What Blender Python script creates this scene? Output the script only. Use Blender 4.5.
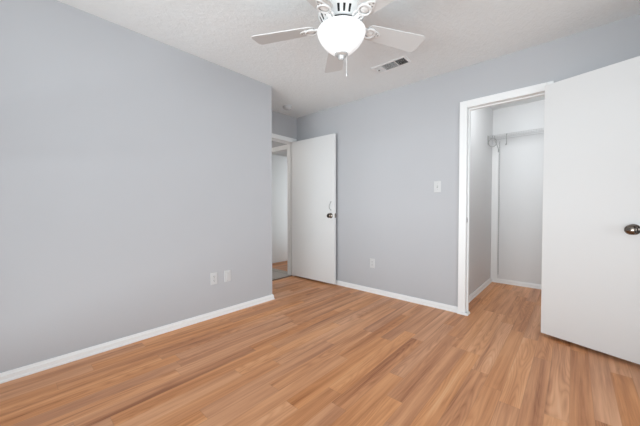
import bpy, bmesh, math, random
from mathutils import Vector, Matrix

random.seed(4)
S = bpy.context.scene
for o in list(bpy.data.objects):
    bpy.data.objects.remove(o)
COL = S.collection
R = math.radians

# ------------------------------------------------------------------ camera, world, lights, exposure
cam_d = bpy.data.cameras.new('camera')
cam_d.sensor_width = 36.0
cam_d.lens = 282.12 / 640 * 36.0
cam_d.clip_start = 0.02
cam = bpy.data.objects.new('camera', cam_d)
COL.objects.link(cam)
cam.location = (0, 0, 1.0654)
cam.rotation_euler = (R(90 - 1.208), 0, R(41.8915))
S.camera = cam

S.view_settings.view_transform = 'Standard'
S.view_settings.look = 'None'
S.view_settings.gamma = 1
S.view_settings.use_curve_mapping = False
S.view_settings.exposure = -0.10

W = bpy.data.worlds.new('sky')
S.world = W
W.use_nodes = True
bg = W.node_tree.nodes['Background']
bg.inputs['Color'].default_value = (0.75, 0.86, 1.0, 1)
bg.inputs['Strength'].default_value = 0.6


def area_light(name, loc, rot, sx, sy, power, color):
    d = bpy.data.lights.new(name, 'AREA')
    d.shape = 'RECTANGLE'
    d.size, d.size_y = sx, sy
    d.energy = power
    d.color = color
    o = bpy.data.objects.new(name, d)
    o.location = loc
    o.rotation_euler = rot
    COL.objects.link(o)
    return o


DAY = (0.900, 0.972, 1.0)
# skylight through the rear window, with a side fill and an uplight added outside
area_light('skylight_rear_window', (0.3, -6.2, 1.60), (R(90), 0, 0), 6.4, 3.4, 315, DAY)
area_light('right_window_fill', (3.40, 0.3, 1.55), (0, R(90), 0), 2.4, 4.6, 142, DAY)  # unseen window light, added to brighten the left wall and alcove
area_light('added_uplight_rear', (0.1, -3.9, 0.06), (R(108), 0, 0), 5.0, 1.2, 250, DAY)  # uplight added to lift the ceiling; no ground is built there
# unseen fill lights added to lift the far room door and the closet
area_light('far_room_fill_light', (-3.10, 4.4, 1.2), (0, R(90), 0), 2.0, 1.3, 22, DAY)
area_light('closet_fill_light', (-0.15, 3.19, 2.22), (R(66), 0, 0), 0.9, 0.22, 11.5, (0.93, 0.97, 1.0))

pl = bpy.data.lights.new('hall_fill_light', 'POINT')  # unseen fill added to brighten the door jamb and hall casing; no fixture
pl.energy = 17
pl.shadow_soft_size = 0.12
pl.color = (1.0, 0.95, 0.88)
plo = bpy.data.objects.new('hall_fill_light', pl)
plo.location = (-3.85, 1.35, 2.05)
COL.objects.link(plo)

# ------------------------------------------------------------------ dimensions of the place
H = 2.44
XL, YC, YB, XD = -2.5744, 2.0440, 3.0358, -3.2049
XR, YR = 0.75, -0.75
YB2, XD2 = 3.150, -3.320
CX0, CX1, CY1 = -0.865, 0.87, 4.630          # closet
OX0, OX1, OH = -0.782, -0.178, 2.035         # closet opening
DY0, DY1, DH = 2.128, 2.952, 2.045           # bedroom door opening
HX0, HY0, HY1, HY2 = -4.30, 0.90, 3.08, 3.20  # hall
GX0, GX1 = -4.170, -3.440                    # doorway at the hall end
NX0, NY1 = -5.80, 5.60                       # room beyond the hall

# ------------------------------------------------------------------ materials


def new_mat(name):
    m = bpy.data.materials.new(name)
    m.use_nodes = True
    nt = m.node_tree
    return m, nt, nt.nodes['Principled BSDF']


def plain(name, color, rough=0.5, metal=0.0, bump=0.0, scale=200.0, spec=0.5, var=0.0):
    """procedural paint / metal: faint tone variation and a fine surface bump"""
    m, nt, b = new_mat(name)
    b.inputs['Roughness'].default_value = rough
    b.inputs['Metallic'].default_value = metal
    b.inputs['Specular IOR Level'].default_value = spec
    tc = nt.nodes.new('ShaderNodeTexCoord')
    no = nt.nodes.new('ShaderNodeTexNoise')
    no.inputs['Scale'].default_value = scale
    no.inputs['Detail'].default_value = 3
    nt.links.new(tc.outputs['Object'], no.inputs['Vector'])
    if var:
        n2 = nt.nodes.new('ShaderNodeTexNoise')
        n2.inputs['Scale'].default_value = 1.7
        nt.links.new(tc.outputs['Object'], n2.inputs['Vector'])
        mx = nt.nodes.new('ShaderNodeMix')
        mx.data_type = 'RGBA'
        mx.inputs['A'].default_value = tuple(c * (1 - var) for c in color) + (1,)
        mx.inputs['B'].default_value = tuple(min(1, c * (1 + var)) for c in color) + (1,)
        nt.links.new(n2.outputs['Fac'], mx.inputs['Factor'])
        nt.links.new(mx.outputs['Result'], b.inputs['Base Color'])
    else:
        b.inputs['Base Color'].default_value = tuple(color) + (1,)
    if bump:
        bp = nt.nodes.new('ShaderNodeBump')
        bp.inputs['Strength'].default_value = bump
        bp.inputs['Distance'].default_value = 0.002
        nt.links.new(no.outputs['Fac'], bp.inputs['Height'])
        nt.links.new(bp.outputs['Normal'], b.inputs['Normal'])
    return m


def ceiling_mat():
    m, nt, b = new_mat('knockdown_ceiling_paint')
    b.inputs['Base Color'].default_value = (0.87, 0.89, 0.89, 1)
    b.inputs['Roughness'].default_value = 0.9
    b.inputs['Specular IOR Level'].default_value = 0.2
    tc = nt.nodes.new('ShaderNodeTexCoord')
    mp = nt.nodes.new('ShaderNodeMapping')
    mp.inputs['Scale'].default_value = (1.0, 0.55, 1.0)
    mp.inputs['Rotation'].default_value = (0, 0, 0.5)
    nt.links.new(tc.outputs['Object'], mp.inputs['Vector'])
    no = nt.nodes.new('ShaderNodeTexNoise')
    no.inputs['Scale'].default_value = 34
    no.inputs['Detail'].default_value = 4
    no.inputs['Roughness'].default_value = 0.6
    no.inputs['Distortion'].default_value = 0.6
    nt.links.new(mp.outputs['Vector'], no.inputs['Vector'])
    rp = nt.nodes.new('ShaderNodeValToRGB')
    rp.color_ramp.elements[0].position = 0.42
    rp.color_ramp.elements[1].position = 0.62
    nt.links.new(no.outputs['Fac'], rp.inputs['Fac'])
    bp = nt.nodes.new('ShaderNodeBump')
    bp.inputs['Strength'].default_value = 0.35
    bp.inputs['Distance'].default_value = 0.004
    nt.links.new(rp.outputs['Color'], bp.inputs['Height'])
    nt.links.new(bp.outputs['Normal'], b.inputs['Normal'])
    return m


def wood_floor_mat():
    m, nt, b = new_mat('oak_strip_laminate')
    N, L = nt.nodes, nt.links

    def math_(op, a, c=None, d=None):
        n = N.new('ShaderNodeMath')
        n.operation = op
        for i, v in enumerate((a, c, d)):
            if v is None:
                continue
            if isinstance(v, (int, float)):
                n.inputs[i].default_value = v
            else:
                L.new(v, n.inputs[i])
        return n.outputs[0]

    tc = N.new('ShaderNodeTexCoord')
    sx = N.new('ShaderNodeSeparateXYZ')
    L.new(tc.outputs['Object'], sx.inputs[0])
    x, y = sx.outputs['X'], sx.outputs['Y']
    u = math_('DIVIDE', x, 0.0965)
    i = math_('FLOOR', u)
    wn = N.new('ShaderNodeTexWhiteNoise')
    wn.noise_dimensions = '1D'
    L.new(i, wn.inputs['W'])
    off = math_('MULTIPLY', wn.outputs['Value'], 7.3)
    v = math_('ADD', math_('DIVIDE', y, 1.02), off)
    j = math_('FLOOR', v)
    cid = N.new('ShaderNodeCombineXYZ')
    L.new(i, cid.inputs[0])
    L.new(j, cid.inputs[1])
    wp = N.new('ShaderNodeTexWhiteNoise')
    wp.noise_dimensions = '2D'
    L.new(cid.outputs[0], wp.inputs['Vector'])
    rnd = wp.outputs['Value']
    seed = math_('MULTIPLY', rnd, 37.0)

    def coords(kx, ky):
        c = N.new('ShaderNodeCombineXYZ')
        L.new(math_('MULTIPLY', x, kx), c.inputs[0])
        L.new(math_('MULTIPLY', y, ky), c.inputs[1])
        L.new(seed, c.inputs[2])
        return c.outputs[0]

    def noise(vec, scale, detail=3, rough=0.5, dist=0.0):
        n = N.new('ShaderNodeTexNoise')
        n.inputs['Scale'].default_value = scale
        n.inputs['Detail'].default_value = detail
        n.inputs['Roughness'].default_value = rough
        n.inputs['Distortion'].default_value = dist
        L.new(vec, n.inputs['Vector'])
        return n.outputs['Fac']

    broad = noise(coords(20, 0.75), 1.0, 3, 0.6, 0.5)       # streaks along the strip
    fine = noise(coords(150, 5.0), 1.0, 3, 0.6)             # pores
    swirl = noise(coords(10, 0.85), 1.0, 1, 0.4)              # contour field for the cathedral figure
    rings = math_('ABSOLUTE', math_('SINE', math_('MULTIPLY', swirl, 62.0)))
    ramp = N.new('ShaderNodeValToRGB')
    e = ramp.color_ramp.elements
    e[0].position, e[0].color = 0.0, WOOD[0] + (1,)
    e[1].position, e[1].color = 1.0, WOOD[4] + (1,)
    for p, c in ((0.2, WOOD[1]), (0.5, WOOD[2]), (0.78, WOOD[3])):
        q = e.new(p)
        q.color = c + (1,)
    t = math_('ADD', math_('MULTIPLY', rnd, 0.27), math_('MULTIPLY', broad, 1.65))
    t = math_('SUBTRACT', t, 0.45)
    t = math_('ADD', t, math_('MULTIPLY', math_('SUBTRACT', fine, 0.5), 0.34))
    t = math_('ADD', t, math_('MULTIPLY', math_('SUBTRACT', rings, 0.6), math_('MULTIPLY', math_('FRACT', math_('MULTIPLY', rnd, 7.13)), 0.26)))
    L.new(t, ramp.inputs['Fac'])
    # some strips redder, some greyer
    hs = N.new('ShaderNodeHueSaturation')
    L.new(ramp.outputs['Color'], hs.inputs['Color'])
    L.new(math_('ADD', math_('MULTIPLY', wp.outputs['Color'], 0.18), 0.91), hs.inputs['Saturation'])
    # joints between strips
    fu = math_('FRACT', u)
    du = math_('MINIMUM', fu, math_('SUBTRACT', 1.0, fu))
    fv = math_('FRACT', v)
    dv = math_('MULTIPLY', math_('MINIMUM', fv, math_('SUBTRACT', 1.0, fv)), 8.5)
    edge = math_('MINIMUM', du, dv)
    mr = N.new('ShaderNodeMapRange')
    mr.inputs['From Max'].default_value = 0.022
    mr.inputs['To Min'].default_value = 0.84
    mr.inputs['To Max'].default_value = 1.0
    L.new(edge, mr.inputs['Value'])
    mx = N.new('ShaderNodeMix')
    mx.data_type = 'RGBA'
    mx.blend_type = 'MULTIPLY'
    mx.inputs['Factor'].default_value = 1.0
    L.new(hs.outputs['Color'], mx.inputs['A'])
    L.new(mr.outputs['Result'], mx.inputs['B'])
    L.new(mx.outputs['Result'], b.inputs['Base Color'])
    b.inputs['Roughness'].default_value = 0.42
    b.inputs['Specular IOR Level'].default_value = 0.35
    bp = N.new('ShaderNodeBump')
    bp.inputs['Strength'].default_value = 0.05
    bp.inputs['Distance'].default_value = 0.001
    L.new(fine, bp.inputs['Height'])
    L.new(bp.outputs['Normal'], b.inputs['Normal'])
    return m


def tile_mat():
    m, nt, b = new_mat('grey_hall_tile')
    tc = nt.nodes.new('ShaderNodeTexCoord')
    br = nt.nodes.new('ShaderNodeTexBrick')
    br.offset = 0.0
    br.inputs['Scale'].default_value = 1.0
    br.inputs['Brick Width'].default_value = 0.33
    br.inputs['Row Height'].default_value = 0.33
    br.inputs['Mortar Size'].default_value = 0.004
    br.inputs['Color1'].default_value = (0.47, 0.42, 0.38, 1)
    br.inputs['Color2'].default_value = (0.52, 0.47, 0.43, 1)
    br.inputs['Mortar'].default_value = (0.18, 0.17, 0.16, 1)
    nt.links.new(tc.outputs['Object'], br.inputs['Vector'])
    nt.links.new(br.outputs['Color'], b.inputs['Base Color'])
    b.inputs['Roughness'].default_value = 0.65
    return m


def lamp_mat():
    """alabaster bowl lit from inside"""
    m, nt, b = new_mat('lit_alabaster_glass')
    tc = nt.nodes.new('ShaderNodeTexCoord')
    no = nt.nodes.new('ShaderNodeTexNoise')
    no.inputs['Scale'].default_value = 9
    no.inputs['Distortion'].default_value = 1.5
    nt.links.new(tc.outputs['Object'], no.inputs['Vector'])
    rp = nt.nodes.new('ShaderNodeValToRGB')
    rp.color_ramp.elements[0].color = (0.86, 0.86, 0.85, 1)
    rp.color_ramp.elements[0].position = 0.3
    rp.color_ramp.elements[1].color = (1, 1, 1, 1)
    rp.color_ramp.elements[1].position = 0.6
    nt.links.new(no.outputs['Fac'], rp.inputs['Fac'])
    b.inputs['Base Color'].default_value = (0.9, 0.9, 0.9, 1)
    b.inputs['Roughness'].default_value = 0.2
    nt.links.new(rp.outputs['Color'], b.inputs['Emission Color'])
    b.inputs['Emission Strength'].default_value = LAMP
    return m


def pane_mat():
    m = bpy.data.materials.new('window_glass')
    m.use_nodes = True
    nt = m.node_tree
    nt.nodes.clear()
    out = nt.nodes.new('ShaderNodeOutputMaterial')
    tr = nt.nodes.new('ShaderNodeBsdfTransparent')
    gl = nt.nodes.new('ShaderNodeBsdfGlossy')
    gl.inputs['Roughness'].default_value = 0.02
    mx = nt.nodes.new('ShaderNodeMixShader')
    fr = nt.nodes.new('ShaderNodeFresnel')
    fr.inputs['IOR'].default_value = 1.2
    nt.links.new(fr.outputs[0], mx.inputs[0])
    nt.links.new(tr.outputs[0], mx.inputs[1])
    nt.links.new(gl.outputs[0], mx.inputs[2])
    nt.links.new(mx.outputs[0], out.inputs['Surface'])
    return m


LAMP = 0.38
WOOD = [(0.341, 0.124, 0.05), (0.506, 0.208, 0.09), (0.67, 0.309, 0.145), (0.796, 0.397, 0.198), (0.846, 0.481, 0.259)]
M = {
    'wall': plain('pale_grey_wall_paint', (0.500, 0.503, 0.520), 0.75, bump=0.12, scale=120, spec=0.25, var=0.02),
    'closet': plain('white_closet_paint', (0.74, 0.74, 0.74), 0.75, bump=0.1, scale=120, spec=0.25, var=0.015),
    'ceil': ceiling_mat(),
    'floor': wood_floor_mat(),
    'tile': tile_mat(),
    'trim': plain('white_trim_enamel', (0.87, 0.87, 0.865), 0.35, spec=0.4, bump=0.03, scale=60),
    'door': plain('white_door_enamel', (0.775, 0.775, 0.77), 0.45, spec=0.35, bump=0.04, scale=70),
    'plastic': plain('white_plate_plastic', (0.62, 0.62, 0.62), 0.35),
    'fan': plain('white_fan_enamel', (0.84, 0.84, 0.83), 0.3),
    'blade': plain('white_blade_laminate', (0.72, 0.72, 0.71), 0.4, bump=0.02, scale=40),
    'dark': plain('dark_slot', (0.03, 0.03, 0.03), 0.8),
    'duct': plain('dark_duct_metal', (0.05, 0.05, 0.05), 0.7),
    'nickel': plain('brushed_nickel', (0.55, 0.54, 0.52), 0.3, metal=1.0, bump=0.02, scale=300),
    'knob': plain('aged_pewter_knob', (0.21, 0.18, 0.155), 0.20, metal=1.0),
    'steel': plain('grey_steel', (0.42, 0.42, 0.41), 0.4, metal=0.6),
    'wire': plain('white_vinyl_wire', (0.55, 0.55, 0.55), 0.4),
    'cap': plain('satin_nickel_cap', (0.60, 0.60, 0.59), 0.42, metal=0.35),
    'lamp': lamp_mat(),
    'glass': pane_mat(),
}

# ------------------------------------------------------------------ mesh helpers


def T(x=0, y=0, z=0):
    return Matrix.Translation((x, y, z))


def add_box(bm, lo, hi, bevel=0.0, mat=0, mtx=None):
    b2 = bmesh.new()
    bmesh.ops.create_cube(b2, size=1)
    c = [(a + b) / 2 for a, b in zip(lo, hi)]
    s = [abs(b - a) for a, b in zip(lo, hi)]
    for v in b2.verts:
        v.co = Vector((v.co.x * s[0] + c[0], v.co.y * s[1] + c[1], v.co.z * s[2] + c[2]))
    if bevel:
        bmesh.ops.bevel(b2, geom=b2.edges[:], offset=bevel, segments=2, affect='EDGES', profile=0.5)
    merge(bm, b2, mat, mtx)


def merge(bm, b2, mat=0, mtx=None):
    if mtx is not None:
        bmesh.ops.transform(b2, matrix=mtx, verts=b2.verts)
    bmesh.ops.recalc_face_normals(b2, faces=b2.faces)
    mp = {}
    for v in b2.verts:
        mp[v] = bm.verts.new(v.co)
    for f in b2.faces:
        try:
            nf = bm.faces.new([mp[v] for v in f.verts])
        except ValueError:
            continue
        nf.material_index = mat
        nf.smooth = f.smooth
    b2.free()


def add_lathe(bm, prof, n=32, mat=0, mtx=None, skip=None, caps=True):
    """revolve (r, z) pairs about z; skip(row, seg) leaves a face out"""
    b2 = bmesh.new()
    rings = []
    for r, z in prof:
        if r < 1e-6:
            rings.append([b2.verts.new((0, 0, z))])
        else:
            rings.append([b2.verts.new((r * math.cos(2 * math.pi * k / n), r * math.sin(2 * math.pi * k / n), z))
                          for k in range(n)])
    for a in range(len(rings) - 1):
        p, q = rings[a], rings[a + 1]
        for k in range(n):
            if skip and skip(a, k):
                continue
            k2 = (k + 1) % n
            if len(p) == 1 and len(q) == 1:
                continue
            if len(p) == 1:
                f = b2.faces.new((p[0], q[k], q[k2]))
            elif len(q) == 1:
                f = b2.faces.new((p[k], q[0], p[k2]))
            else:
                f = b2.faces.new((p[k], q[k], q[k2], p[k2]))
            f.smooth = True
    if caps:
        for rg in (rings[0], rings[-1]):
            if len(rg) > 1:
                b2.faces.new(rg)
    merge(bm, b2, mat, mtx)


def add_tube(bm, pts, r, n=8, mat=0, mtx=None):
    """round bar along a polyline"""
    b2 = bmesh.new()
    pts = [Vector(p) for p in pts]
    rings = []
    prev = None
    for i, p in enumerate(pts):
        d = (pts[min(i + 1, len(pts) - 1)] - pts[max(i - 1, 0)]).normalized()
        a = prev if prev is not None else (Vector((0, 0, 1)) if abs(d.z) < 0.9 else Vector((1, 0, 0)))
        s = a - d * a.dot(d)
        s.normalize()
        t = d.cross(s)
        prev = s
        rings.append([b2.verts.new(p + (s * math.cos(2 * math.pi * k / n) + t * math.sin(2 * math.pi * k / n)) * r)
                      for k in range(n)])
    for a in range(len(rings) - 1):
        for k in range(n):
            f = b2.faces.new((rings[a][k], rings[a][(k + 1) % n], rings[a + 1][(k + 1) % n], rings[a + 1][k]))
            f.smooth = True
    b2.faces.new(rings[0])
    b2.faces.new(rings[-1])
    merge(bm, b2, mat, mtx)


def add_prism(bm, outline, z0, z1, bevel=0.0, mat=0, mtx=None):
    """extrude a closed xy outline from z0 to z1"""
    b2 = bmesh.new()
    a = [b2.verts.new((x, y, z0)) for x, y in outline]
    c = [b2.verts.new((x, y, z1)) for x, y in outline]
    n = len(a)
    b2.faces.new(a)
    b2.faces.new(c)
    for k in range(n):
        b2.faces.new((a[k], a[(k + 1) % n], c[(k + 1) % n], c[k]))
    if bevel:
        es = [e for e in b2.edges if abs(e.verts[0].co.z - e.verts[1].co.z) < 1e-6]
        bmesh.ops.bevel(b2, geom=es, offset=bevel, segments=2, affect='EDGES', profile=0.5)
    merge(bm, b2, mat, mtx)


def add_torus(bm, R0, r, n=24, m=8, mat=0, mtx=None):
    b2 = bmesh.new()
    g = [[b2.verts.new(((R0 + r * math.cos(2 * math.pi * j / m)) * math.cos(2 * math.pi * i / n),
                        (R0 + r * math.cos(2 * math.pi * j / m)) * math.sin(2 * math.pi * i / n),
                        r * math.sin(2 * math.pi * j / m))) for j in range(m)] for i in range(n)]
    for i in range(n):
        for j in range(m):
            f = b2.faces.new((g[i][j], g[(i + 1) % n][j], g[(i + 1) % n][(j + 1) % m], g[i][(j + 1) % m]))
            f.smooth = True
    merge(bm, b2, mat, mtx)


def add_sweep(bm, prof, path, mat=0):
    """sweep a (out, z) profile along a level xy polyline with mitred corners; out is to the left of travel"""
    b2 = bmesh.new()
    pts = [Vector(p) for p in path]
    rings = []
    for i, p in enumerate(pts):
        ns = []
        for a, b in ((i - 1, i), (i, i + 1)):
            if 0 <= a and b < len(pts):
                d = (pts[b] - pts[a]).normalized()
                ns.append(Vector((-d.y, d.x)))
        if len(ns) == 2:
            m = (ns[0] + ns[1]).normalized()
            m = m / m.dot(ns[0])
        else:
            m = ns[0]
        rings.append([b2.verts.new((p.x + m.x * o, p.y + m.y * o, z)) for o, z in prof])
    k = len(prof)
    for a in range(len(rings) - 1):
        for j in range(k):
            b2.faces.new((rings[a][j], rings[a][(j + 1) % k], rings[a + 1][(j + 1) % k], rings[a + 1][j]))
    b2.faces.new(rings[0])
    b2.faces.new(rings[-1])
    merge(bm, b2, mat)


def obj(name, bm, mats, parent=None, loc=None, rot=None):
    me = bpy.data.meshes.new(name)
    bm.to_mesh(me)
    bm.free()
    for m in (mats if isinstance(mats, (list, tuple)) else [mats]):
        me.materials.append(m)
    o = bpy.data.objects.new(name, me)
    COL.objects.link(o)
    if parent is not None:
        o.parent = parent
    if loc is not None:
        o.location = loc
    if rot is not None:
        o.rotation_euler = rot
    return o


def tag(o, label, cat, group=None, kind=None):
    o['label'] = label
    o['category'] = cat
    if group:
        o['group'] = group
    if kind:
        o['kind'] = kind
    return o


def thing(name, label, cat, loc, rot=(0, 0, 0), group=None):
    o = bpy.data.objects.new(name, None)
    o.empty_display_size = 0.05
    COL.objects.link(o)
    o.location = loc
    o.rotation_euler = rot
    return tag(o, label, cat, group)


def copy_tree(o, parent=None):
    c = o.copy()
    COL.objects.link(c)
    if parent is not None:
        c.parent = parent
    for ch in list(o.children):
        copy_tree(ch, c)
    return c


def struct(name, boxes, m, label, cat, bevel=0.0):
    bm = bmesh.new()
    for lo, hi in boxes:
        add_box(bm, lo, hi, bevel)
    return tag(obj(name, bm, m), label, cat, kind='structure')


# ------------------------------------------------------------------ the setting
struct('floor', [((NX0 - 0.12, YR - 0.12, -0.10), (CX1 + 0.15, NY1 + 0.12, 0.0))], M['floor'],
       'warm brown wood strip floor running through bedroom and closet', 'floor')
struct('floor_hall', [((HX0, HY0, -0.02), (XD2 + 0.075, HY1 + 0.01, 0.003))], M['tile'],
       'grey tile floor of the hall seen through the open doorway', 'floor')
struct('ceiling', [((NX0 - 0.12, YR - 0.12, H), (CX1 + 0.15, NY1 + 0.12, H + 0.12))], M['ceil'],
       'white textured ceiling above the room', 'ceiling')

struct('wall_left', [((XL - 0.13, YR - 0.12, 0), (XL, YC, H))], M['wall'],
       'long pale grey wall on the left side of the room', 'wall')
struct('wall_alcove', [((XD2, YC - 0.12, 0), (XL - 0.13, YC, H))], M['wall'],
       'short grey wall turning from the left wall into the door alcove', 'wall')
struct('wall_entry', [((XD2, HY0, 0), (XD, DY0 - 0.02, H)), ((XD2, DY1 + 0.02, 0), (XD, YB, H)),
                      ((XD2, DY0 - 0.02, DH + 0.02), (XD, DY1 + 0.02, H))], M['wall'],
       'grey alcove wall holding the bedroom doorway', 'wall')
struct('wall_back', [((XD2, YB, 0), (OX0 - 0.02, YB2, H)), ((OX1 + 0.02, YB, 0), (XR + 0.12, YB2, H)),
                     ((OX0 - 0.02, YB, OH + 0.02), (OX1 + 0.02, YB2, H))], M['wall'],
       'pale grey wall with the closet opening and the light switch', 'wall')
wr = (-0.60, 2.45, 0.10, 2.32)
struct('wall_right', [((XR, YR - 0.12, 0), (XR + 0.12, wr[0], H)), ((XR, wr[1], 0), (XR + 0.12, YB, H)),
                      ((XR, wr[0], 0), (XR + 0.12, wr[1], wr[2])), ((XR, wr[0], wr[3]), (XR + 0.12, wr[1], H))],
       M['wall'], 'grey right-hand wall with a window', 'wall')
wq = (-2.25, 0.66, 0.10, 2.32)
struct('wall_rear', [((XL, YR - 0.12, 0), (wq[0], YR, H)), ((wq[1], YR - 0.12, 0), (XR, YR, H)),
                     ((wq[0], YR - 0.12, 0), (wq[1], YR, wq[2])), ((wq[0], YR - 0.12, wq[3]), (wq[1], YR, H))],
       M['wall'], 'grey rear wall with a wide window', 'wall')
struct('wall_closet_left', [((CX0 - 0.11, YB2, 0), (CX0, CY1 + 0.12, H))], M['closet'],
       'white left side wall inside the closet', 'wall')
struct('wall_closet_back', [((CX0, CY1, 0), (CX1, CY1 + 0.12, H))], M['closet'],
       'white back wall inside the closet below and above the wire shelf', 'wall')
struct('wall_closet_right', [((CX1, YB2, 0), (CX1 + 0.12, CY1 + 0.12, H))], M['closet'],
       'white right side wall inside the closet', 'wall')
struct('wall_hall_west', [((HX0 - 0.12, HY0 - 0.12, 0), (HX0, HY2, H))], M['wall'], 'hall wall facing the bedroom door',
       'wall')
struct('wall_hall_south', [((HX0, HY0 - 0.12, 0), (XD, HY0, H))], M['wall'], 'wall closing the far end of the hall',
       'wall')
struct('wall_hall_end', [((HX0, HY1, 0), (GX0 - 0.02, HY2, H)), ((GX1 + 0.02, HY1, 0), (XD2, HY2, H)),
                         ((GX0 - 0.02, HY1, DH + 0.02), (GX1 + 0.02, HY2, H))], M['wall'],
       'shaded grey hall wall above the white trimmed inner doorway', 'wall')
struct('wall_far_room_west', [((NX0 - 0.12, HY2, 0), (NX0, NY1, H)),
                              ((NX0 - 0.12, HY2 - 0.12, 0), (HX0 - 0.12, HY2, H))], M['closet'],
       'white wall of the room across the hall', 'wall')
struct('wall_far_room_north', [((NX0, NY1, 0), (XD2 + 0.12, NY1 + 0.12, H))], M['closet'],
       'white end wall of the room across the hall', 'wall')
we = (3.75, 5.05, 0.20, 2.20)
struct('wall_far_room_east', [((XD2, YB2, 0), (XD2 + 0.12, we[0], H)), ((XD2, we[1], 0), (XD2 + 0.12, NY1, H)),
                              ((XD2, we[0], 0), (XD2 + 0.12, we[1], we[2])),
                              ((XD2, we[0], we[3]), (XD2 + 0.12, we[1], H))],
       M['closet'], 'white window wall of the room across the hall', 'wall')


def window(name, axis, plane, a0, a1, z0, z1, label):
    """double sash window filling a wall opening; plane = inner wall face, 0.12 thick outward"""
    def P(a, d, z):
        return (a, plane + d, z) if axis == 'y' else (plane + d, a, z)
    sgn = -1 if axis == 'y' else 1

    def bx(bm, a, b, d0, d1, za, zb):
        p, q = P(a, sgn * d0, za), P(b, sgn * d1, zb)
        lo = tuple(min(s, t) for s, t in zip(p, q))
        hi = tuple(max(s, t) for s, t in zip(p, q))
        add_box(bm, lo, hi, 0.003)
    bm = bmesh.new()
    f = 0.05
    bx(bm, a0, a0 + f, 0.03, 0.11, z0, z1)
    bx(bm, a1 - f, a1, 0.03, 0.11, z0, z1)
    bx(bm, a0 + f, a1 - f, 0.03, 0.11, z0, z0 + f)
    bx(bm, a0 + f, a1 - f, 0.03, 0.11, z1 - f, z1)
    zm = (z0 + z1) / 2
    bx(bm, a0 + f, a1 - f, 0.04, 0.10, zm - 0.02, zm + 0.02)
    w = obj(name, bm, M['trim'])
    tag(w, label, 'window', kind='structure')
    for za, zb in ((z0 + f, zm - 0.02), (zm + 0.02, z1 - f)):
        bm = bmesh.new()
        bx(bm, a0 + f - 0.004, a1 - f + 0.004, 0.068, 0.074, za - 0.004, zb + 0.004)
        obj('window_pane', bm, M['glass'], w)
    bm = bmesh.new()
    bx(bm, a0 - 0.04, a1 + 0.04, -0.03, 0.03, z0 - 0.03, z0)
    obj('window_sill', bm, M['trim'], w)
    return w


window('window_1', 'y', YR, *wq, 'wide white double-sash window in the rear wall')
window('window_2', 'x', XR, *wr, 'unseen white double-sash window added in the right-hand wall')
we_plane = XD2
bmw = bmesh.new()
for lo, hi in (((XD2 + 0.02, we[0], we[2]), (XD2 + 0.1, we[0] + 0.05, we[3])),
               ((XD2 + 0.02, we[1] - 0.05, we[2]), (XD2 + 0.1, we[1], we[3])),
               ((XD2 + 0.02, we[0] + 0.05, we[2]), (XD2 + 0.1, we[1] - 0.05, we[2] + 0.05)),
               ((XD2 + 0.02, we[0] + 0.05, we[3] - 0.05), (XD2 + 0.1, we[1] - 0.05, we[3]))):
    add_box(bmw, lo, hi)
w3 = tag(obj('window_3', bmw, M['trim']), 'unseen white window added to light the room across the hall', 'window', kind='structure')
bmw = bmesh.new()
add_box(bmw, (XD2 + 0.055, we[0] + 0.046, we[2] + 0.046), (XD2 + 0.061, we[1] - 0.046, we[3] - 0.046))
obj('window_pane', bmw, M['glass'], w3)

# baseboards: stepped profile with a small shoe strip
BH = 0.058
BP = [(0, 0), (0.020, 0), (0.020, 0.010), (0.014, 0.016), (0.014, 0.040), (0.010, 0.045), (0.009, 0.052),
      (0.006, BH), (0, BH)]
BPS = [(0, 0), (0.018, 0), (0.017, 0.014), (0.012, 0.020), (0, 0.020)]


def baseboard(name, path, label, prof=BP, extra=None):
    bm = bmesh.new()
    add_sweep(bm, prof, path)
    for p in (extra or []):
        add_sweep(bm, BPS, p)
    return tag(obj(name, bm, M['trim']), label, 'baseboard', kind='structure')


baseboard('baseboard_left', [(XL, YR), (XL, YC), (XD, YC)][::-1],
          'white baseboard along the left wall, turning into the alcove')
baseboard('baseboard_back', [(OX0 - 0.068, YB), (XD, YB)],
          'white baseboard along the back wall between closet and alcove',
          extra=[[(OX0 + 0.012, YB2 - 0.06), (OX0 + 0.012, YB - 0.018), (OX0 - 0.068, YB - 0.018)]])
baseboard('baseboard_right', [(XR, YR), (XR, YB), (OX1 + 0.045, YB)], 'white baseboard along the right-hand wall')
baseboard('baseboard_rear', [(XL, YR), (XR, YR)], 'white baseboard along the rear wall')
baseboard('baseboard_closet', [(CX1, YB2), (CX1, CY1), (CX0, CY1), (CX0, YB2)],
          'white baseboard around the inside of the closet')


def casing(bm, axis, plane, out, a0, a1, h, w=0.075, t=0.018, seat=0.0, rev=0.0, w1=None):
    """flat stepped casing round an opening; plane = wall face, out = +1/-1 direction it projects"""
    def bx(a, b, d0, d1, za, zb, bev=0.004):
        if axis == 'y':
            p, q = (a, plane + out * d0, za), (b, plane + out * d1, zb)
        else:
            p, q = (plane + out * d0, a, za), (plane + out * d1, b, zb)
        add_box(bm, tuple(map(min, p, q)), tuple(map(max, p, q)), bev)
    i0, i1 = a0 - rev, a1 + rev
    bx(i0 - w, i0, 0, t, seat, h + rev + w)
    bx(i1, i1 + (w1 or w), 0, t, seat, h + rev + w)
    bx(i0, i1, 0, t, h + rev, h + rev + w)


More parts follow.
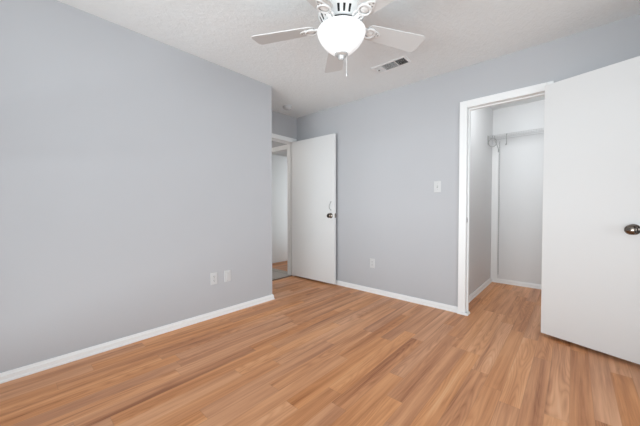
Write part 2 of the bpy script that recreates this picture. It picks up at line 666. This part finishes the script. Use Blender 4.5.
def jamb(bm, axis, p0, p1, a0, a1, h, stop=None):
    """lining of an opening through a wall from p0 to p1, with a door stop strip"""
    def bx(a, b, d0, d1, za, zb):
        p, q = ((a, d0, za), (b, d1, zb)) if axis == 'y' else ((d0, a, za), (d1, b, zb))
        add_box(bm, tuple(map(min, p, q)), tuple(map(max, p, q)), 0.001)
    bx(a0 - 0.02, a0, p0, p1, 0, h + 0.02)
    bx(a1, a1 + 0.02, p0, p1, 0, h + 0.02)
    bx(a0, a1, p0, p1, h, h + 0.02)
    if stop:
        s0, s1 = stop
        bx(a0, a0 + 0.011, s0, s1, 0, h - 0.011)
        bx(a1 - 0.011, a1, s0, s1, 0, h - 0.011)
        bx(a0, a1, s0, s1, h - 0.011, h)


bm = bmesh.new()
casing(bm, 'y', YB, -1, OX0, OX1, OH, w=0.068, w1=0.045)
jamb(bm, 'y', YB, YB2, OX0, OX1, OH, (YB + 0.040, YB + 0.075))
trim_closet = tag(obj('trim_1', bm, M['trim']), 'white casing around the closet opening in the back wall', 'door frame',
                  kind='structure')
bm = bmesh.new()
add_box(bm, (OX0 - 0.001, YB + 0.008, 0.905), (OX0 + 0.0015, YB + 0.033, 0.965), 0.0005)
add_box(bm, (OX0 + 0.0012, YB + 0.014, 0.920), (OX0 + 0.0022, YB + 0.027, 0.950), 0, 1)
sp = obj('strike_plate', bm, [M['nickel'], M['dark']], trim_closet)
sp['label'] = 'small metal strike plate'

bm = bmesh.new()
casing(bm, 'x', XD, 1, DY0, DY1, DH, w=0.066)
jamb(bm, 'x', XD2, XD, DY0, DY1, DH, (XD - 0.075, XD - 0.040))
casing(bm, 'x', XD2, -1, DY0, DY1, DH, w=0.066)
tag(obj('trim_2', bm, M['trim']), 'white casing around the bedroom doorway in the alcove', 'door frame',
    kind='structure')
bm = bmesh.new()
casing(bm, 'y', HY1, -1, GX0, GX1, DH - 0.04, w=0.075)
jamb(bm, 'y', HY1, HY2, GX0, GX1, DH - 0.04)
tag(obj('trim_3', bm, M['trim']), 'white casing around the inner doorway across the hall', 'door frame',
    kind='structure')
bm = bmesh.new()
add_prism(bm, [(-0.022, 0), (0.022, 0), (0.012, 0.008), (-0.012, 0.008)], DY0, DY1,
          mtx=Matrix(((1, 0, 0, XD2 + 0.085), (0, 0, 1, 0), (0, 1, 0, 0.0), (0, 0, 0, 1))))
th = tag(obj('trim_4', bm, plain('brown_threshold', (0.13, 0.08, 0.05), 0.5)),
         'thin brown threshold strip under the bedroom doorway', 'threshold', kind='structure')
bm = bmesh.new()
add_box(bm, (CX0, CY1 - 0.018, BH), (CX0 + 0.080, CY1, 1.93), 0.003)
tag(obj('trim_5', bm, M['trim']), 'white upright board in the closet corner under the shelf end', 'trim',
    kind='structure')

# ------------------------------------------------------------------ doors


def knob_profile():
    # (r, distance from the door face): rosette, neck, egg-shaped knob
    return [(0.0, 0.0), (0.033, 0.0), (0.033, 0.004), (0.028, 0.009), (0.014, 0.012), (0.011, 0.018), (0.012, 0.024),
            (0.022, 0.029), (0.0285, 0.036), (0.030, 0.043), (0.027, 0.050), (0.018, 0.055), (0.0, 0.057)]


def add_knob(parent, x, z, face_y, direction, label='aged metal door knob', s=1.0, depth=1.0):
    bm = bmesh.new()
    rot = Matrix.Rotation(R(90) if direction < 0 else R(-90), 4, 'X')
    add_lathe(bm, [(r * s, h * s * depth) for r, h in knob_profile()], 28, mtx=rot)
    k = obj('door_knob', bm, M['knob'], parent, (x, face_y, z))
    k['label'] = label
    return k


def add_hinges(parent, y, heights):
    for z in heights:
        bm = bmesh.new()
        add_lathe(bm, [(0.006, -0.045), (0.006, 0.045)], 12)
        h = obj('hinge', bm, M['nickel'], parent, (-0.006, y, z))
        h['label'] = 'small metal hinge barrel'


# bedroom door, swung open against the back wall: local +x along the slab, face towards the room at y = -0.035
bm = bmesh.new()
D1W, D1H = 0.813, 2.022
add_box(bm, (0, -0.035, 0), (D1W, 0, D1H), 0.0015)
door1 = tag(obj('door_1', bm, M['door'], loc=(XD + 0.012, DY1 - 0.002, 0.025), rot=(0, 0, R(1.9))),
            'flat white bedroom door standing open against the back wall', 'door', kind='structure')
add_knob(door1, D1W - 0.062, 0.925, -0.035, -1, 'dark metal door knob', 1.05)
add_knob(door1, D1W - 0.062, 0.925, 0.0, 1, 'dark metal door knob', 0.9, 0.8)
bm = bmesh.new()
add_box(bm, (D1W - 0.0005, -0.030, 0.895), (D1W + 0.0015, -0.005, 0.955), 0.0005)
add_box(bm, (D1W + 0.001, -0.024, 0.914), (D1W + 0.009, -0.011, 0.936), 0.002)
lp = obj('latch_plate', bm, M['knob'], door1)
lp['label'] = 'small metal latch on the door edge'
bm = bmesh.new()
pts = []
for k in range(13):
    t = k / 12
    pts.append((0.004 * math.sin(t * 6.283) - 0.010 * math.sin(t * 3.14159), -0.004 - 0.022 * math.sin(t * 3.14159),
                0.11 * (1 - t)))
add_tube(bm, pts, 0.0035, 8)
add_lathe(bm, [(0.0, 0.0), (0.008, 0.0), (0.007, 0.004), (0.0, 0.005)], 12, mtx=T(0, 0, 0.11) @ Matrix.Rotation(R(90), 4, 'X'))
add_lathe(bm, [(0.0, 0.0), (0.008, 0.0), (0.007, 0.004), (0.0, 0.005)], 12, mtx=Matrix.Rotation(R(90), 4, 'X'))
ph = obj('pull_handle', bm, M['steel'], door1, (D1W - 0.060, -0.035, 1.0))
ph['label'] = 'thin curved grey pull above the knob'
add_hinges(door1, 0.004, (0.2, 1.0, 1.82))

# closet door, swung right round in front of the back wall: visible face at y = 0, slab behind it
bm = bmesh.new()
D2W, D2H = 0.566, 2.027
add_box(bm, (0, 0, 0), (D2W, 0.035, D2H), 0.0015)
door2 = tag(obj('door_2', bm, M['door'], loc=(-0.186, 2.946, 0.027), rot=(0, 0, R(-18.1))),
            'flat white closet door swung wide open at the right edge', 'door', kind='structure')
add_knob(door2, D2W - 0.053, 0.889, 0.0, -1, 'pewter coloured door knob', 1.1, 1.15)
add_knob(door2, D2W - 0.053, 0.889, 0.035, 1, 'pewter coloured door knob')
bm = bmesh.new()
add_box(bm, (D2W - 0.0005, 0.005, 0.86), (D2W + 0.0015, 0.030, 0.92), 0.0005)
obj('latch_plate', bm, M['knob'], door2)
add_hinges(door2, 0.040, (0.2, 1.0, 1.82))

# door of the room across the hall, open into that room
bm = bmesh.new()
add_box(bm, (-0.035, 0, 0), (0, 0.76, 2.022), 0.0015)
door3 = tag(obj('door_3', bm, M['door'], loc=(GX0 + 0.004, HY2 - 0.005, 0.014)),
            'flat white door standing open beyond the hall', 'door', kind='structure')
add_hinges(door3, 0.0, (0.2, 1.0, 1.82))

# ------------------------------------------------------------------ ceiling fan
FX, FY, FZ = -1.097, 1.424, 2.196
fan = thing('ceiling_fan', 'white five-blade ceiling fan with a glowing glass bowl light', 'fan', (FX, FY, H))
bm = bmesh.new()
add_lathe(bm, [(0.0, 0.0), (0.085, 0.0), (0.088, -0.012), (0.082, -0.040), (0.070, -0.055), (0.0, -0.055)], 48)
obj('canopy', bm, M['fan'], fan)
bm = bmesh.new()
hp = [(0.060, -0.052), (0.105, -0.064), (0.130, -0.095), (0.138, -0.130), (0.138, -0.164), (0.144, -0.172),
      (0.144, -0.184), (0.136, -0.192), (0.118, -0.227), (0.110, -0.234), (0.085, -0.238), (0.055, -0.239)]
NS = 120


def slot(row, seg):
    if row != 7:
        return False
    a = (seg * 3.0 - SLOT0) % 72.0
    return any(abs(a + 1.5 - c) < 2.9 for c in (21, 36, 51))


SLOT0 = 206.3
add_lathe(bm, hp, NS, skip=slot)
obj('motor_housing', bm, M['fan'], fan)
bm = bmesh.new()
add_lathe(bm, [(0.122, -0.170), (0.122, -0.194), (0.104, -0.227), (0.09, -0.231)], 40)
md = obj('motor', bm, M['dark'], fan)
md['label'] = 'dark motor behind the housing slots'
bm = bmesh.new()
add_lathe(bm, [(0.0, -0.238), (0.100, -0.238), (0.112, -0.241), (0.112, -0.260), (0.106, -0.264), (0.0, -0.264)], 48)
fl = obj('shade_gap_disc', bm, M['dark'], fan)  # dark-coloured disc stands in for the shaded gap above the bowl
fl['label'] = 'dark disc painting the shaded gap between housing and glass bowl'


def blade_parts(first):
    # blade outline, +x outwards
    r0, r1, w0, w1, c = 0.175, 0.598, 0.058, 0.077, 0.026
    out = []

    def arc(cx, cy, rad, a0, a1, n=6):
        for k in range(n + 1):
            a = R(a0 + (a1 - a0) * k / n)
            out.append((cx + rad * math.cos(a), cy + rad * math.sin(a)))
    arc(r0 + 0.03, -w0 + 0.03, 0.03, 180, 270)
    arc(r1 - c, -w1 + c, c, -90, 0)
    arc(r1 - c, w1 - c, c, 0, 90)
    arc(r0 + 0.03, w0 - 0.03, 0.03, 90, 180)
    b1 = bmesh.new()
    add_prism(b1, out, -0.003, 0.003, 0.0015)
    # iron: curled arm from the hub, scroll ring and a pad screwed under the blade
    b2 = bmesh.new()
    add_tube(b2, [(0.098, 0, -0.008), (0.115, 0, -0.012), (0.135, 0, -0.016), (0.160, 0, -0.014)], 0.012, 10)
    for s in (-1, 1):
        add_tube(b2, [(0.108, s * 0.008, -0.010), (0.125, s * 0.022, -0.013), (0.145, s * 0.030, -0.013),
                      (0.165, s * 0.028, -0.010)], 0.006, 8)
    add_torus(b2, 0.036, 0.0070, mtx=T(0.198, 0, -0.010))
    add_lathe(b2, [(0.0, -0.016), (0.012, -0.015), (0.022, -0.011), (0.030, -0.004), (0.0, -0.004)], 24, mtx=T(0.198, 0, 0))
    pad = []
    for k in range(24):
        a = 2 * math.pi * k / 24
        pad.append((0.232 + 0.044 * math.cos(a), 0.022 * math.sin(a) * (1.25 - 0.45 * math.cos(a))))
    add_prism(b2, pad, -0.009, -0.003, 0.002)
    scr = []
    for px, py in ((0.262, 0.0), (0.244, 0.011), (0.244, -0.011)):
        b3 = bmesh.new()
        add_lathe(b3, [(0.0, -0.0125), (0.004, -0.0118), (0.0055, -0.009), (0.0, -0.009)], 12)
        scr.append((b3, (px, py)))
    return b1, b2, scr


pitch = R(-11)
b1, b2, scr = blade_parts(True)
blade = obj('blade', b1, M['blade'], fan)
iron = obj('blade_iron', b2, M['fan'], blade)
for b3, (px, py) in scr:
    s_ = obj('screw', b3, M['nickel'], blade, (px, py, 0))
for k in range(5):
    bl = blade if k == 0 else copy_tree(blade, fan)
    bl.rotation_mode = 'XYZ'
    bl.location = (0, 0, FZ - H + 0.006)
    bl.rotation_euler = (pitch, 0, R(206.3 - 72 * k))

bm = bmesh.new()
add_lathe(bm, [(0.052, -0.210), (0.052, -0.236), (0.098, -0.240), (0.104, -0.246), (0.104, -0.256), (0.0, -0.256)], 48)
obj('light_fitter', bm, M['fan'], fan)
bm = bmesh.new()
bowl = [(0.108, -0.266), (0.128, -0.267), (0.143, -0.270), (0.1500, -0.277), (0.1510, -0.286), (0.1490, -0.298),
        (0.1430, -0.312), (0.132, -0.333), (0.116, -0.355), (0.096, -0.376), (0.073, -0.396), (0.050, -0.412),
        (0.028, -0.422), (0.0, -0.425)]
add_lathe(bm, bowl, 64, caps=False)
lb = obj('light_bowl', bm, M['lamp'], fan)
lb['label'] = 'glowing white glass bowl'
bm = bmesh.new()
add_lathe(bm, [(0.0, -0.405), (0.040, -0.404), (0.043, -0.410), (0.042, -0.418), (0.036, -0.424), (0.024, -0.427),
               (0.018, -0.432), (0.020, -0.440), (0.015, -0.450), (0.006, -0.456), (0.0, -0.457)], 32)
fi = obj('finial', bm, M['cap'], fan)
fi['label'] = 'nickel cap under the glass bowl'
bm = bmesh.new()
for k in range(17):
    add_lathe(bm, [(0.0, 0.0022), (0.0017, 0.0014), (0.0022, 0), (0.0017, -0.0014), (0.0, -0.0022)], 6,
              mtx=T(0, 0, -0.006 - 0.0062 * k))
add_tube(bm, [(0, 0, 0.004), (0, 0, -0.11)], 0.0009, 6)
add_lathe(bm, [(0.0, -0.108), (0.003, -0.110), (0.0035, -0.125), (0.0, -0.130)], 10)
pc = obj('pull_chain', bm, M['fan'], fan, (0.026, 0.020, -0.428))
pc['label'] = 'thin hanging pull chain'

# ------------------------------------------------------------------ ceiling register and smoke detector
VX0, VX1, VY0, VY1 = -1.508, -1.158, 2.438, 2.590
VXc, VYc = (VX0 + VX1) / 2, (VY0 + VY1) / 2
vent = thing('ceiling_vent', 'white rectangular air vent with louvres in the ceiling', 'vent', (VXc, VYc, H))
hw, hd = (VX1 - VX0) / 2, (VY1 - VY0) / 2
bm = bmesh.new()
fw, dz = 0.018, 0.008
for lo, hi in (((-hw, -hd), (hw, -hd + fw)), ((-hw, hd - fw), (hw, hd)), ((-hw, -hd + fw), (-hw + fw, hd - fw)),
               ((hw - fw, -hd + fw), (hw, hd - fw)), ((-0.082, -hd + fw), (-0.074, hd - fw)),
               ((0.056, -hd + fw), (0.064, hd - fw))):
    add_box(bm, (lo[0], lo[1], -dz), (hi[0], hi[1], -0.0005), 0.002)
obj('frame', bm, M['trim'], vent)
bm = bmesh.new()
add_box(bm, (-hw + fw - 0.002, -hd + fw - 0.002, -0.002), (hw - fw + 0.002, hd - fw + 0.002, -0.0004))
bk = obj('backing', bm, M['duct'], vent)
bk['label'] = 'dark duct opening behind the louvres'


def louvres(x0, x1, along_x, tilt, n):
    bm = bmesh.new()
    for k in range(n):
        t = (k + 0.5) / n
        if along_x:
            y = -hd + fw + t * (2 * hd - 2 * fw)
            mt = T((x0 + x1) / 2, y, -0.0052) @ Matrix.Rotation(tilt, 4, 'X')
            add_box(bm, (-(x1 - x0) / 2, -0.0040, -0.0004), ((x1 - x0) / 2, 0.0040, 0.0004), 0, mtx=mt)
        else:
            x = x0 + t * (x1 - x0)
            mt = T(x, 0, -0.0052) @ Matrix.Rotation(tilt, 4, 'Y')
            add_box(bm, (-0.0040, -hd + fw, -0.0004), (0.0040, hd - fw, 0.0004), 0, mtx=mt)
    return obj('louvre_bank', bm, M['trim'], vent)


louvres(-hw + fw, -0.082, False, R(-42), 9)
louvres(-0.074, 0.056, True, R(44), 14)
louvres(0.064, hw - fw, False, R(48), 10)
bm = bmesh.new()
add_box(bm, (-0.011, -0.010, -0.0090), (0.011, 0.008, -0.0078))
sl_ = obj('lever_slot', bm, M['duct'], vent, (-0.136, 0.006, 0))
sl_['label'] = 'small dark slot of the damper lever'
bm = bmesh.new()
add_box(bm, (-0.002, -0.010, -0.018), (0.002, 0.010, -0.004), 0.001)
obj('damper_lever', bm, M['trim'], vent, (-0.136, -0.012, 0))

sd = thing('smoke_detector', 'small round white smoke detector on the ceiling near the doorway', 'smoke detector',
           (-2.93, 2.60, H))
bm = bmesh.new()
add_lathe(bm, [(0.0, 0.0), (0.064, 0.0), (0.066, -0.008), (0.062, -0.012), (0.0, -0.012)], 36)
obj('mounting_base', bm, M['plastic'], sd)
bm = bmesh.new()
add_lathe(bm, [(0.050, -0.012), (0.058, -0.014), (0.056, -0.026), (0.044, -0.036), (0.020, -0.039), (0.0, -0.039)], 36)
obj('cover', bm, M['plastic'], sd)
bm = bmesh.new()
add_lathe(bm, [(0.009, -0.038), (0.009, -0.041), (0.0, -0.042)], 16)
obj('test_button', bm, M['plastic'], sd, (0.018, 0, 0.001))

# ------------------------------------------------------------------ wall plates (local: x across, z up, front at -y)


def plate_body(parent, w=0.070, h=0.115):
    bm = bmesh.new()
    add_box(bm, (-w / 2, -0.0055, -h / 2), (w / 2, 0.0005, h / 2), 0.0025)
    return obj('cover_plate', bm, M['plastic'], parent)


def screw(parent, z, x=0.0, y=-0.0055):
    bm = bmesh.new()
    add_lathe(bm, [(0.0, 0.0), (0.0033, 0.0), (0.0028, 0.0012), (0.0, 0.0015)], 12, mtx=Matrix.Rotation(R(90), 4, 'X'))
    return obj('screw', bm, M['steel'], parent, (x, y, z))


def duplex_outlet(label, loc, rz):
    t = thing('wall_outlet', label, 'outlet', loc, (0, 0, rz), 'white wall sockets')
    plate_body(t)
    for z in (0.0195, -0.0195):
        bm = bmesh.new()
        o = []
        for k in range(28):
            a = 2 * math.pi * k / 28
            o.append((max(-0.0165, min(0.0165, 0.019 * math.cos(a))), max(-0.0140, min(0.0140, 0.0175 * math.sin(a)))))
        add_prism(bm, o, 0, 0.0025, 0, mtx=Matrix.Rotation(R(90), 4, 'X'))
        q = obj('socket', bm, M['plastic'], t, (0, -0.0055, z))
        bm = bmesh.new()
        add_box(bm, (-0.0078, -0.0030, -0.001), (-0.0052, -0.0020, 0.0075))
        add_box(bm, (0.0052, -0.0030, 0.0), (0.0075, -0.0020, 0.0070))
        add_lathe(bm, [(0.0, 0.002), (0.0028, 0.002), (0.0028, 0.003), (0.0, 0.003)], 10,
                  mtx=T(0, 0, -0.0065) @ Matrix.Rotation(R(90), 4, 'X'))
        sl = obj('slots', bm, M['dark'], q)
        sl['label'] = 'dark prong slots'
    screw(t, 0.0)
    return t


duplex_outlet('white double wall socket low on the back wall, below the light switch', (-1.847, YB, 0.368), 0)
duplex_outlet('white double wall socket on the left wall, left of the blank plate', (XL, 1.334, 0.376), R(90))

t = thing('wall_plate', 'white raised-centre wall plate on the left wall, right of the double socket', 'wall plate',
          (XL, 1.478, 0.376), (0, 0, R(90)))
plate_body(t)
bm = bmesh.new()
add_box(bm, (-0.0165, -0.0085, -0.033), (0.0165, -0.005, 0.033), 0.0015)
obj('centre_panel', bm, M['plastic'], t)
screw(t, 0.048)
screw(t, -0.048)

t = thing('light_switch', 'white toggle light switch on the back wall beside the closet casing', 'light switch',
          (-1.064, YB, 1.279))
plate_body(t, 0.072, 0.118)
bm = bmesh.new()
add_box(bm, (-0.006, -0.0068, -0.013), (0.006, -0.005, 0.013), 0.0005)
sw = obj('toggle_slot', bm, M['steel'], t)
bm = bmesh.new()
add_box(bm, (-0.0042, -0.012, -0.004), (0.0042, 0.0, 0.004), 0.001, mtx=T(0, -0.006, 0.002) @ Matrix.Rotation(R(-28), 4, 'X'))
obj('toggle', bm, M['plastic'], t)
screw(t, 0.030)
screw(t, -0.030)

# ------------------------------------------------------------------ closet wire shelf
SZ, SD = 2.014, 0.305
shelf = thing('wire_shelf', 'white wire shelf with hanging rail along the closet back wall', 'shelf', (CX0, CY1, SZ))
SL = CX1 - CX0
bm = bmesh.new()
add_tube(bm, [(0.004, -0.010, 0), (SL - 0.004, -0.010, 0)], 0.0032, 8)
for yy in (-0.11, -0.21, -SD):
    add_tube(bm, [(0.004, yy, -0.003), (SL - 0.004, yy, -0.003)], 0.0030, 8)
n = int(SL / 0.0254)
for k in range(n):
    x = 0.012 + k * 0.0254
    add_tube(bm, [(x, -0.010, 0.002), (x, -SD - 0.002, 0.002), (x, -SD - 0.004, -0.002), (x, -SD - 0.004, -0.036)], 0.0014, 5)
obj('wire_deck', bm, M['wire'], shelf)
bm = bmesh.new()
add_tube(bm, [(0.004, -SD - 0.004, -0.036), (SL - 0.004, -SD - 0.004, -0.036)], 0.0034, 8)
obj('front_rail', bm, M['wire'], shelf)
for x in (0.080, SL / 2, SL - 0.10):
    bm = bmesh.new()
    add_tube(bm, [(x, -SD + 0.002, -0.010), (x, -SD + 0.006, -0.040), (x, -SD + 0.05, -0.075), (x, -0.10, -0.115),
                  (x, -0.030, -0.145), (x, -0.024, -0.160)], 0.0045, 8)
    add_box(bm, (x - 0.008, -0.030, -0.185), (x + 0.008, -0.018 if x < 0.1 else 0.0, -0.145), 0.002)
    obj('shelf_brace', bm, M['steel'], shelf)
bm = bmesh.new()
add_tube(bm, [(0.056 + 0.048 * math.cos(a), -SD + 0.012, -0.092 + 0.056 * math.sin(a))
              for a in [2 * math.pi * k / 24 for k in range(25)]], 0.0042, 8)
add_tube(bm, [(0.056, -SD + 0.010, -0.036), (0.056, -SD + 0.002, -0.004)], 0.004, 8)
add_box(bm, (0.0, -SD - 0.006, -0.110), (0.004, -SD + 0.05, 0.006), 0.001)
add_tube(bm, [(0.002, -SD + 0.012, -0.092), (0.009, -SD + 0.012, -0.092)], 0.005, 8)
eb = obj('end_bracket', bm, M['steel'], shelf)
eb['label'] = 'grey looped bracket at the shelf end'
bm = bmesh.new()
add_tube(bm, [(0.215, -SD - 0.006, -0.004), (0.215, -SD - 0.012, -0.03), (0.215, -SD - 0.004, -0.12),
              (0.213, -SD + 0.010, -0.140), (0.205, -SD + 0.018, -0.142), (0.200, -SD + 0.016, -0.130)], 0.0048, 8)
add_lathe(bm, [(0, 0.008), (0.008, 0.006), (0.008, -0.006), (0, -0.008)], 12, mtx=T(0.215, -SD - 0.006, -0.012))
hk = obj('rail_hook', bm, M['steel'], shelf)
hk['label'] = 'dark grey hook hanging from the shelf front'
bm = bmesh.new()
add_box(bm, (0.0825, -0.011, -1.90), (0.0965, 0.0, -0.03), 0.0015)
for k in range(58):
    z = -0.06 - k * 0.0315
    add_box(bm, (0.0875, -0.0116, z - 0.009), (0.0915, -0.0105, z + 0.009), 0, 1)
tr = obj('slotted_track', bm, [M['wire'], M['steel']], shelf)
tr['label'] = 'upright slotted track on the closet back wall'
